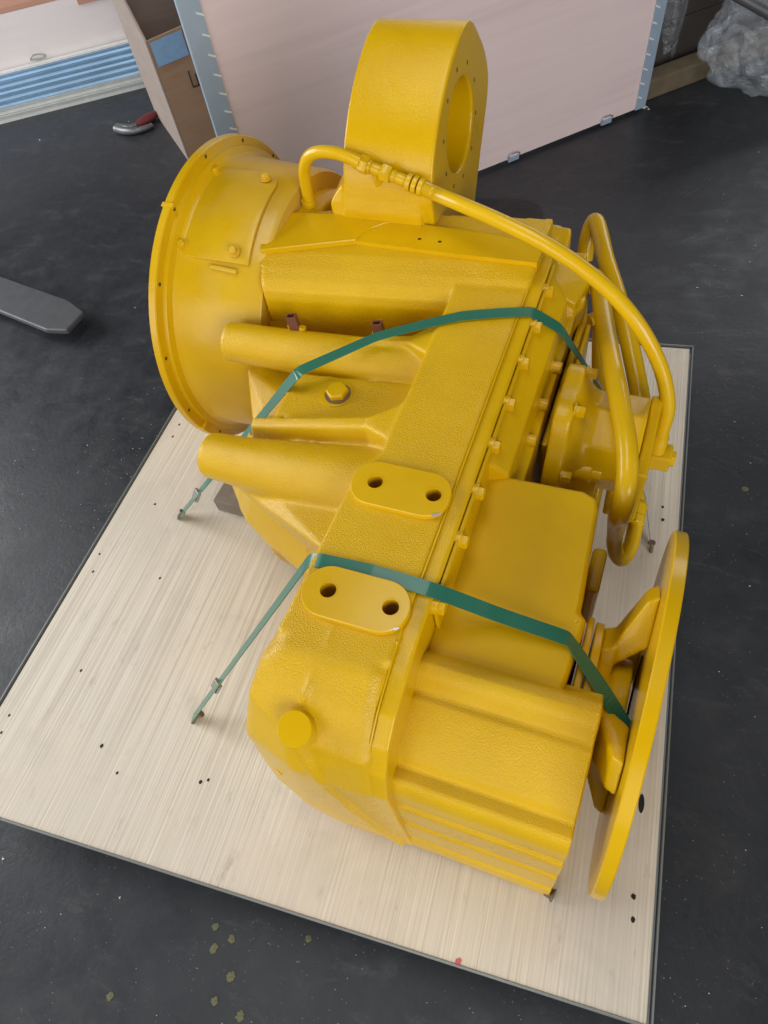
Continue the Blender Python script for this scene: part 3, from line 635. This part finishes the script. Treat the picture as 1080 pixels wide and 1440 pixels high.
# --- output flange, yoke and brake disc
OC = Vector((.4825, -.252, .286))
bm = bmesh.new(); lathe(bm, (.414, OC.y, OC.z), (1, 0, 0), [(0, .088), (.008, .088)], 64); obj("output_flange", bm, M_CASTS, G, bevel=.002, smooth=40)
bm = bmesh.new(); lathe(bm, (.4245, OC.y, OC.z), (1, 0, 0), [(0, .084), (.010, .084)], 64); obj("output_flange", bm, M_CASTS, G, bevel=.002, smooth=40)
dn = MR.transposed() @ Vector((math.cos(math.radians(-5.85)), math.sin(math.radians(-5.85)), -.0035)).normalized()
bm = bmesh.new()
lathe(bm, (.425, OC.y, OC.z), (1, 0, 0), [(0, .070), (.012, .066), (.030, .052), (.05, .050)], 48)
yo = Vector((0, 0, 1)); 
for ang in (50, 140, 230, 320):
    a = math.radians(ang); u = Vector((0, math.cos(a), math.sin(a))); w = Vector((0, -math.sin(a), math.cos(a)))
    B0 = Vector((0, OC.y, OC.z))
    def P(x, r, s): return tuple(B0 + Vector((x, 0, 0)) + u * r + w * s)
    def dx(r): return OC.x - .0005 - (u.dot(Vector((0, dn.y, dn.z))) * r) / dn.x
    hull(bm, [P(.434, .03, .036), P(.434, .03, -.036), P(.434, .074, .030), P(.434, .074, -.030), P(.452, .03, .036), P(.452, .03, -.036), P(.450, .082, .028), P(.450, .082, -.028)])
    hull(bm, [P(.438, .060, .026), P(.438, .060, -.026), P(.452, .058, .026), P(.452, .058, -.026), P(dx(.10) - .016, .104, .026), P(dx(.10) - .016, .104, -.026), P(dx(.10), .088, .026), P(dx(.10), .088, -.026), P(dx(.145) - .012, .140, .020), P(dx(.145) - .012, .140, -.020), P(dx(.15), .148, .020), P(dx(.15), .148, -.020)])
yoke = cast("output_yoke", bm, M_CASTS, G, .0026, 4)
bm = bmesh.new()
lathe(bm, OC, dn, [(0, .06), (0, .2095), (.0012, .2110), (.0130, .2110), (.0142, .2097), (.0142, .06)], 160, caps=False)
disc = obj("brake_disc", bm, M_DISC, G, smooth=30)
for k in range(1):
    bm = bmesh.new(); lathe(bm, OC + dn * .002, dn, [(0, .0605), (.009, .0605)], 64); obj("disc_hub", bm, M_DISC, disc, smooth=40)

# ------------------------------------------------------------------ straps, anchors
def V(p): return Vector(p)
def strap(pts, label, wid=.0175):
    rows = []
    for (p, w, rep) in pts: rows.append((toW(p), tuple(MR @ Vector(w)), rep))
    fine = []
    for i, (p, w, rep) in enumerate(rows):
        if i:
            q, v, _ = rows[i - 1]
            n = 10
            for k in range(1, n): fine.append((V(q).lerp(V(p), k / n), V(v).lerp(V(w), k / n)))
        fine.append((V(p), V(w)))
    rs = [fine[0]]; acc = 0
    for (p0, w0), (p1, w1) in zip(fine, fine[1:]):
        d = (p1 - p0).length; k = max(1, int(d / .004))
        for q in range(1, k + 1): rs.append((p0.lerp(p1, q / k), w0.lerp(w1, q / k)))
    for _ in range(3):
        rs = [rs[0]] + [((a[0] + b[0] * 2 + c[0]) / 4, (a[1] + b[1] * 2 + c[1]) / 4) for a, b, c in zip(rs, rs[1:], rs[2:])] + [rs[-1]]
    fine = rs
    root = fine[0][0].copy()
    fine = [(p - root, w) for p, w in fine]
    bm = bmesh.new(); ribbon(bm, fine, wid, .0011)
    o = obj("strap", bm, M_STRAP, None, label=label, cat="strap", group="green straps over the gearbox"); o.location = root
    return o, root
Y = (0, 1, 0)
s1, r1 = strap([((-0.3967, -0.0289, -0.0059), (-.10, .85, .12), 0), ((-0.0431, 0.0273, 0.4280), (-.35, .6, .30), 0), ((-0.0388, 0.0342, 0.4305), (0, 1, .1), 0), ((0.0525, 0.1073, 0.4445), (0, 1, 0), 0), ((0.1163, 0.1388, 0.4515), (0, 1, 0), 0), ((0.1608, 0.1615, 0.4535), Y, 0), ((0.2070, 0.1765, 0.4535), Y, 0), ((0.2465, 0.1885, 0.4525), Y, 0), ((0.2533, 0.1887, 0.4510), Y, 0), ((0.2879, 0.2118, 0.4080), Y, 0), ((0.3319, 0.2197, 0.3300), (0, .85, -.50), 0), ((0.3830, 0.2316, 0.2400), (0, .64, -.76), 0), ((0.4624, 0.1899, 0.0750), (0, .62, -.78), 0), ((0.4900, 0.1372, 0.0097), (0, .62, -.78), 0)],
          "green woven strap across the middle of the yellow gearbox, nearer the bell housing")
s2, r2 = strap([((-0.1569, -0.3894, 0.0193), (-.08, .85, .10), 0), ((0.0991, -0.2478, 0.4400), (-.1, .8, .2), 0), ((0.1177, -0.2502, 0.4535), Y, 0), ((0.1773, -0.2473, 0.4535), Y, 0), ((0.2443, -0.2496, 0.4535), Y, 0), ((0.2645, -0.2489, 0.4480), Y, 0), ((0.3202, -0.2410, 0.4150), Y, 0), ((0.3963, -0.2407, 0.4015), (-.1, 1, -.1), 0), ((0.4016, -0.2427, 0.3980), (-.1, 1, -.2), 0), ((0.4430, -0.2741, 0.3720), (.35, .85, 0), 0), ((0.4811, -0.3003, 0.3350), (.6, .7, .2), 0), ((.466, -.30, .20), (.6, .7, .2), 0), ((.463, -.285, .032), (.6, .7, .2), 0)],
          "green woven strap across the yellow gearbox just above the lower mounting pad")
S1SEAL = tuple(V((-0.3967, -0.0289, -0.0059)).lerp(V((-0.0431, 0.0273, 0.4280)), .20)); S2SEAL = tuple(V((-0.1569, -0.3894, 0.0193)).lerp(V((0.0991, -0.2478, 0.4400)), .27))
for s, r, p in ((s1, r1, S1SEAL), (s2, r2, S2SEAL)):
    bm = bmesh.new(); w = V(toW(p)) - r; t = V((.35, .12, .6)).normalized()
    R = frame(t); M4 = Matrix.Translation(w) @ R.to_4x4() @ Matrix.Rotation(.6, 4, 'Z')
    box(bm, (-.0085, -.003, -.013), (.0085, .003, .013), M4); obj("strap_seal", bm, M_STEEL, s, bevel=.001)
def nail(p, top, r, label):
    p = V(toW(p)); top = V(top); bm = bmesh.new()
    tube(bm, [(0, 0, -.012), top * .5, top], r, 10, 3)
    d = top.normalized(); lathe(bm, top, d, [(0, r * 2.1), (.003, r * 2.1)], 12)
    o = obj("nail", bm, M_RUST, None, smooth=40, label=label, cat="nail", group="nails anchoring the straps"); o.location = p; return o
nail((-0.4002, -0.0369, -0.0086), (.012, .012, .013), .003, "bent steel nail in the plywood left of the gearbox, farther from the front edge")
nail((-0.1588, -0.4003, 0.0168), (.018, .017, .014), .0032, "bent steel nail in the plywood left of the rounded gearbox end, nearer the front edge")
nail((0.4934, 0.1269, 0.0063), (-.003, .004, .022), .003, "steel nail in the plywood near the top of the brake disc")
p = V(toW((0.4424, -0.4495, 0.0392))); bm = bmesh.new()
tube(bm, [(0, 0, .004), (-.034, .010, .002)], lambda t: .0028 * (1 - .75 * t), 10, 3); lathe(bm, (0, 0, .004), (1, -.3, .1), [(-.001, .0065), (.007, .0065), (.009, .009), (.011, .009)], 10)
o = obj("screw", bm, M_RUST, None, smooth=40, label="loose pointed screw lying on the plywood beside the lower end of the gearbox", cat="screw"); o.location = p

# wooden block under the bell
bm = bmesh.new(); box(bm, (-.004, -.008, 0), (.15, .05, .034)); o = obj("wood_block", bm, M_BLOCK, None, bevel=.002, label="small grey wooden block wedged under the left side of the gearbox", cat="wood block")
p = V((-0.3188, 0.6405, 0.1000)); p.z = .1002; o.location = p; o.rotation_euler = (0, 0, -.1)

# ------------------------------------------------------------------ background: pink crate
B0 = V((0.3725, 2.4528, 0.0000)); pu = (B0 - V((-0.1011, 2.0410, 0.0000))).normalized(); A0 = B0 - pu * 1.35; L = 1.35
pn = V((pu.y, -pu.x, 0)); th = math.radians(5.5); up = V((0, 0, 1)) * math.cos(th) + pn * math.sin(th)
ya = up.cross(pu).normalized()
pc = empty("plywood_sheet", tuple(A0), "large pinkish plywood sheet with steel edge strips standing behind the gearbox", "plywood sheet", rot=Matrix((pu, ya, up)).transposed())
H = 1.0
bm = bmesh.new(); box(bm, (0, .004, .012), (L, .02, H)); obj("board", bm, M_PINK, pc)
for x0, x1 in ((-.003, .046), (L - .034, L + .003)):
    bm = bmesh.new(); box(bm, (x0, .0, .01), (x1, .0035, H)); cs = obj("corner_strip", bm, M_GALV, pc)
    bm = bmesh.new(); xx = x0 if x0 < .1 else x1 - .003; box(bm, (xx - .0005, .004, .01), (xx + .0025, .0205, H)); obj("corner_return", bm, M_GALV, cs)
    for k in range(22):
        z = .05 + k * .043; bm = bmesh.new(); xm = x1 if x0 < .1 else x0
        M4 = Matrix.Translation(V((xm - (.006 if x0 < .1 else -.006), -.001, z))) @ Matrix.Rotation(.5, 4, 'Y')
        box(bm, (-.009, -.0018, -.0018), (.009, .0012, .0018), M4); obj("strip_tab", bm, M_WHITE, cs)
for px_ in (.36 * L + .42, L * .645):
    pass
for q in ((0.0167, 2.1236, 0.0100), (0.2638, 2.3567, 0.0100)):
    t = (V(q) - A0).dot((B0 - A0).normalized()); bm = bmesh.new()
    box(bm, (t - .018, -.004, .006), (t + .018, 0.0035, .018)); cl = obj("edge_clip", bm, M_GALV, pc)
    bm = bmesh.new(); tube(bm, [(t - .02, -.006, .020), (t - .016, -.007, .030), (t, -.007, .033), (t + .016, -.007, .030), (t + .02, -.006, .020)], .0016, 8, 4); obj("wire_loop", bm, M_STEEL, cl, smooth=60)

# cardboard box
c0 = V((-1.140, 2.115, 0)); c1 = V((-1.458, 2.466, 0)); ux = V((.70, .71, 0)).normalized(); uy = (c1 - c0).normalized(); LY = (c1 - c0).length
cb = empty("cardboard_box", tuple(c0), "open brown cardboard box with blue tape behind the left edge of the pink plywood sheet", "box")
def cbp(a, b, z): return tuple(ux * a + uy * b + V((0, 0, z)))
CH = .385; CL = .42
def sheet(name, quad, th, mat, par, **k):
    a, b, c, d = [V(q) for q in quad]; n = (b - a).cross(d - a).normalized() * th
    bm = bmesh.new(); prism(bm, [tuple(q) for q in (a, b, c, d)], tuple(n)); return obj(name, bm, mat, par, **k)
sheet("box_side", [cbp(0, 0, 0), cbp(0, LY, 0), cbp(0, LY, CH + .25), cbp(0, 0, CH)], .006, M_CARDG, cb)
sheet("box_side", [cbp(.007, 0, 0), cbp(.007, 0, CH), cbp(CL, 0, CH + .02), cbp(CL, 0, 0)], .006, M_CARD, cb)
sheet("box_side", [cbp(.007, LY, 0), cbp(.007, LY, CH + .25), cbp(CL, LY, CH + .25), cbp(CL, LY, 0)], .006, M_CARDG, cb)
sheet("box_side", [cbp(CL, .007, 0), cbp(CL, LY - .007, 0), cbp(CL, LY - .007, CH + .02), cbp(CL, .007, CH)], .006, M_CARD, cb)
sheet("box_bottom", [cbp(.008, .008, .004), cbp(CL - .008, .008, .004), cbp(CL - .008, LY - .008, .004), cbp(.008, LY - .008, .004)], .004, M_CARD, cb)
nb = -uy * .0015
tape = sheet("blue_tape", [tuple(V(cbp(.012, -.0075, CH - .005))), tuple(V(cbp(.012, -.0075, CH - .075))), tuple(V(cbp(.12, -.0075, CH - .072))), tuple(V(cbp(.12, -.0075, CH - .0)))], .001, M_BLUE, cb)
bm = bmesh.new()   # handwritten strokes on the side
def stroke(pts):
    tube(bm, [cbp(x, -.0075, z) for x, z in pts], .0022, 6, 1, False)
z0 = CH - .115
stroke([(.10, z0), (.10, z0 - .05)]); stroke([(.10, z0 - .05), (.135, z0 - .05)]); stroke([(.12, z0 - .015), (.12, z0 - .05)]); stroke([(.135, z0 - .005), (.135, z0 - .05)])
stroke([(.155, z0), (.155, z0 - .05)]); stroke([(.175, z0 + .005), (.175, z0 - .05)])
obj("handwriting", bm, M_INK, cb)

# left crate with its bundle of steel profiles
d0 = V((-2.1686, 2.3915, 0.0000)); d1 = V((-1.6139, 2.6954, 0.0000)); ang2 = math.atan2((d1 - d0).y, (d1 - d0).x)
lc = empty("plywood_crate", tuple(d0 + (d0 - d1) * .6), "pale plywood crate at the left behind the steel profile bundle", "crate"); lc.rotation_euler = (0, 0, ang2)
LL = 1.9
bm = bmesh.new(); box(bm, (0, .10, .0), (LL, .118, .330)); obj("side_panel", bm, M_PALE, lc)
bm = bmesh.new(); box(bm, (0, .119, .0), (LL, .6, .012)); obj("base_panel", bm, M_PALE, lc)
bm = bmesh.new(); box(bm, (0, .10, .331), (LL, .6, .348)); obj("lid", bm, M_ORANGE, lc)
bm = bmesh.new(); box(bm, (.86, .094, .300), (1.42, .0995, .36)); obj("cleat", bm, M_ORANGE, lc)
for x in (.62, 1.12):
    bm = bmesh.new(); tube(bm, [(x - .03, .093, .165), (x - .012, .091, .178), (x + .02, .091, .176), (x + .035, .093, .165), (x + .01, .092, .160), (x - .03, .093, .165)], .0028, 8, 4); obj("wire_clip", bm, M_STEEL, lc, smooth=60)
bm = bmesh.new(); tube(bm, [(1.22, .092, .335), (1.215, .09, .31), (1.225, .09, .295), (1.235, .09, .31), (1.23, .092, .335)], .0028, 8, 4); obj("wire_clip", bm, M_STEEL, lc, smooth=60)
bundle = empty("steel_profile_bundle", tuple(d0 + (d0 - d1) * .6), "bundle of blue and grey steel profiles on the floor below the pale crate", "steel profiles"); bundle.rotation_euler = (0, 0, ang2)
zz = 0.0
for k, (h, y0, m) in enumerate(((.026, .0, M_GREYRAIL), (.022, .012, M_GREYRAIL), (.020, .020, M_FILM), (.022, .028, M_FILM), (.018, .034, M_FILM), (.022, .042, M_FILM), (.018, .052, M_FILM), (.007, .062, M_WHITE))):
    bm = bmesh.new(); x1 = LL - (.0 if k < 2 else .02 * (k % 3))
    prism(bm, [(0, y0, zz), (0, y0 + .002, zz + h * .45), (0, y0, zz + h - .0015), (0, .09, zz + h - .0015), (0, .09, zz)], (x1, 0, 0)); obj("steel_profile", bm, m, bundle); zz += h

# pincers on the floor
tl = empty("pincers", (-1.5163, 2.3676, 0.0000), "steel pincers with a red grip on the dark floor beside the cardboard box", "pincers")
o0 = V((-1.5163, 2.3676, 0.0000))
P1 = [V(p) - o0 for p in ((-1.5563, 2.3278, 0.0120), (-1.5054, 2.3074, 0.0140), (-1.4608, 2.3071, 0.0140), (-1.4277, 2.3320, 0.0120), (-1.4134, 2.3573, 0.0100))]
P2 = [V(p) - o0 for p in ((-1.5588, 2.3400, 0.0140), (-1.4980, 2.3207, 0.0180), (-1.4714, 2.3405, 0.0160))]
P3 = [V(p) - o0 for p in ((-1.4714, 2.3405, 0.0160), (-1.4529, 2.3835, 0.0160), (-1.4337, 2.4327, 0.0160))]
bm = bmesh.new(); tube(bm, P1, lambda t: .016 * (1 - .45 * t), 12, 6); obj("jaw", bm, M_TOOL, tl, smooth=60)
bm = bmesh.new(); tube(bm, P2, lambda t: .013, 12, 6); obj("jaw", bm, M_TOOL, tl, smooth=60)
bm = bmesh.new(); tube(bm, P3, lambda t: .013 * (.7 + .6 * math.sin(math.pi * (.15 + .7 * t))), 12, 6); obj("grip", bm, M_RED, tl, smooth=60)

# fork tip at the left
bm = bmesh.new()
fk = [(-2.1, 1.62), (-1.4135, 1.3653, 0.0550), (-1.1115, 1.2794, 0.0550), (-1.0352, 1.2370, 0.0550), (-1.0439, 1.1579, 0.0550), (-1.1098, 1.1536, 0.0550), (-1.3070, 1.2126, 0.0550), (-2.1, 1.445)]
o0 = V((-1.2551, 1.3098, 0.0000)); prism(bm, [(p[0] - o0.x, p[1] - o0.y, .055) for p in fk], (0, 0, -.016))
fo = empty("fork", tuple(o0), "dark steel fork blade with a tapered tip just above the floor", "fork")
obj("blade", bm, M_FORK, fo, bevel=.004, seg=3)
bm = bmesh.new(); lathe(bm, (-.38, .10, .0), (0, 1, 0), [(-.03, .0)], 3, caps=False) if False else box(bm, (-.9, .12, .0), (-.78, .30, .0385)); obj("support_roller", bm, M_BLKRUB, fo, bevel=.01)

# right background: timber, dark box, film bags, bar
b0, b1 = V((0.3583, 2.4953, 0.0000)), V((0.7550, 2.8252, 0.0000)); bd = (b1 - b0); an = math.atan2(bd.y, bd.x)
bm = bmesh.new(); box(bm, (-.05, 0, 0), (bd.length + .5, .075, .06)); o = obj("timber", bm, M_BEAM, None, bevel=.006, label="rough brown timber lying on the floor behind the plastic film", cat="timber"); o.location = b0; o.rotation_euler = (0, 0, an)
n2 = V((-bd.y, bd.x, 0)).normalized()
db = empty("dark_crate", tuple(b0 + n2 * .12 - bd.normalized() * .15), "dark brown wooden crate in the shade at the top right", "crate"); db.rotation_euler = (0, 0, an)
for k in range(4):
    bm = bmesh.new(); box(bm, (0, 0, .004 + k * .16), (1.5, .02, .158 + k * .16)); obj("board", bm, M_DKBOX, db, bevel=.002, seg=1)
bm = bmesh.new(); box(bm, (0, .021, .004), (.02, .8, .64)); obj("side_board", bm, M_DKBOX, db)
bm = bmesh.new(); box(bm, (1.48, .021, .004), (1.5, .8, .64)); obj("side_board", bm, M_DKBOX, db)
def bag(name, c, rad, seed, label, peak=None, grp=None):
    rnd = random.Random(seed); bm = bmesh.new(); bmesh.ops.create_icosphere(bm, subdivisions=5, radius=1)
    ph = [Vector((rnd.uniform(-1, 1), rnd.uniform(-1, 1), rnd.uniform(-1, 1))).normalized() for _ in range(11)]
    fr = [rnd.uniform(1.5, 4.5) for _ in ph]
    for v in bm.verts:
        d = v.co.copy(); s = 0
        for p, f in zip(ph, fr): s += abs(math.sin(f * d.dot(p) * 2.2 + f)) * .062
        r = .62 + s
        if peak:
            q = max(0, d.dot(Vector(peak).normalized())); r += .75 * q ** 9
        v.co = Vector((d.x * rad[0], d.y * rad[1], max(-rad[2] * .9, d.z * rad[2]))) * r
    lo = min(v.co.z for v in bm.verts)
    for v in bm.verts: v.co.z -= lo
    o = obj(name, bm, M_BAG, None, smooth=35, label=label, cat="plastic film", group=grp); o.location = c; return o
bag("plastic_bag", (0.7034, 2.5973, 0.0000), (.17, .14, .12), 3, "crumpled clear plastic bag on the floor in front of the timber", (-.25, .2, 1))
cr = V((0.4206, 2.6291, 0.0000))
bag("plastic_bag", tuple(cr + V((-.015, .10, 0))), (.055, .075, .36), 9, "clear plastic film bunched against the right end of the pink plywood sheet")
P0, P1 = V((0.5454, 2.4687, 0.3200)), V((0.7069, 2.4935, 0.2300)); bb = P1 + (P1 - P0) * 2.4; bb.z = 0; bm = bmesh.new()
tube(bm, [P0 + (P0 - P1) * .6 - bb, P1 + (P1 - P0) * 2.4 - bb], .014, 12, 1, False); o = obj("steel_bar", bm, M_FORK, None, smooth=60, label="grey-green steel bar leaning at the far right corner in front of the dark crate", cat="bar"); o.location = bb

# ------------------------------------------------------------------ small things on the floor
for (x, y, r) in ((303, 1303, .0105), (326, 1320, .011), (300, 1337, .0125), (325, 1374, .0125), (155, 1401, .0095), (302, 1408, .008), (338, 1429, .012), (434, 1320, .0075)):
    pass
def blot(p, r, mat, z=.0012):
    bm = bmesh.new(); n = 20
    ring = [(r * random.uniform(.62, 1.15) * math.cos(2 * math.pi * k / n), r * random.uniform(.75, 1.12) * math.sin(2 * math.pi * k / n), 0) for k in range(n)]
    a = [bm.verts.new(q) for q in ring]; c = bm.verts.new((0, 0, z)); 
    for k in range(n): bm.faces.new([a[k], a[(k + 1) % n], c])
    o = obj("paint_drop", bm, mat, floor, smooth=60); o.location = (p[0], p[1], .0006); return o
for p, r in (((-0.0631, -0.0420, 0.0000), .0058), ((-0.0318, -0.0500, 0.0000), .006), ((-0.0533, -0.0691, 0.0000), .0072), ((-0.0134, -0.0951, 0.0000), .0072), ((-0.1818, -0.1667, 0.0000), .0058), ((-0.0252, -0.1288, 0.0000), .006), ((0.0185, -0.1347, 0.0000), .0068), ((0.0823, -0.0189, 0.0000), .0055), ((0.6759, 0.9364, 0.0000), .007)):
    blot(p, r, M_YDROP)
bm = bmesh.new(); rnd = random.Random(5)
def chip(x, y, s):
    a = rnd.uniform(0, 6.28); vs = []
    for k in range(3 + (rnd.random() > .5)):
        t = a + k * 2.1 + rnd.uniform(-.3, .3); vs.append((x + s * math.cos(t) * rnd.uniform(.5, 1.3), y + s * math.sin(t) * rnd.uniform(.3, 1)))
    base_ = [bm.verts.new((q[0], q[1], .0006)) for q in vs]; c = bm.verts.new((x, y, .0006 + s * .6))
    for k in range(len(base_)): bm.faces.new([base_[k], base_[(k + 1) % len(base_)], c])
for _ in range(420):
    u = rnd.random()
    if u < .45: x, y = rnd.gauss(-.66, .10), rnd.gauss(.72, .16)
    elif u < .65: x, y = rnd.uniform(-.75, .6), rnd.gauss(-.13, .06)
    else: x, y = rnd.uniform(.6, 1.1), rnd.uniform(-.2, 2.2)
    if -.56 < x < .56 and -.01 < y < 1.24: continue
    chip(x, y, rnd.choice((.0008, .001, .0012, .0016, .0022)))
for p, s in (((-0.9434, 1.3309, 0.0000), .0035), ((0.3759, 2.4666, 0.0000), .012), ((0.3875, 2.4571, 0.0000), .006), ((-1.8855, 2.2662, 0.0000), .0045), ((-1.5504, 2.4064, 0.0000), .0035), ((0.6673, 1.5367, 0.0000), .0035), ((0.5649, 1.5577, 0.0000), .004), ((-0.4599, -0.0467, 0.0000), .004), ((-0.2325, -0.0463, 0.0000), .003)):
    chip(p[0], p[1], s)
def sliver(p, q, w):
    p, q = V(p), V(q); d = (q - p).normalized(); s_ = V((-d.y, d.x, 0)) * w
    f = [bm.verts.new((a.x, a.y, .0007)) for a in (p, (p + q) / 2 + s_, q, (p + q) / 2 - s_)]; bm.faces.new(f)
obj("litter", bm, M_CHIP, None, kind='stuff')

M_SCUFF = plain('floor_scuff', (.095, .092, .09), .6)
for a, b_, w in (((-1.0353, 1.1290, 0.0000), (-0.9800, 1.2245, 0.0000), .0012), ((-1.2015, 1.0056, 0.0000), (-1.1869, 1.0299, 0.0000), .0012), ((0.4847, 1.3708, 0.0000), (0.7163, 1.4217, 0.0000), .0010), ((0.4925, 1.9296, 0.0000), (0.5856, 2.0407, 0.0000), .0020), ((0.5319, 1.7486, 0.0000), (0.5660, 1.7762, 0.0000), .002), ((-0.2286, -0.0535, 0.0000), (-0.2309, -0.0396, 0.0000), .0010), ((0.6410, 0.2113, 0.0000), (0.6506, 0.2015, 0.0000), .0008)):
    bm = bmesh.new(); sliver(a, b_, w * .6); obj('scratch', bm, M_SCUFF, floor)
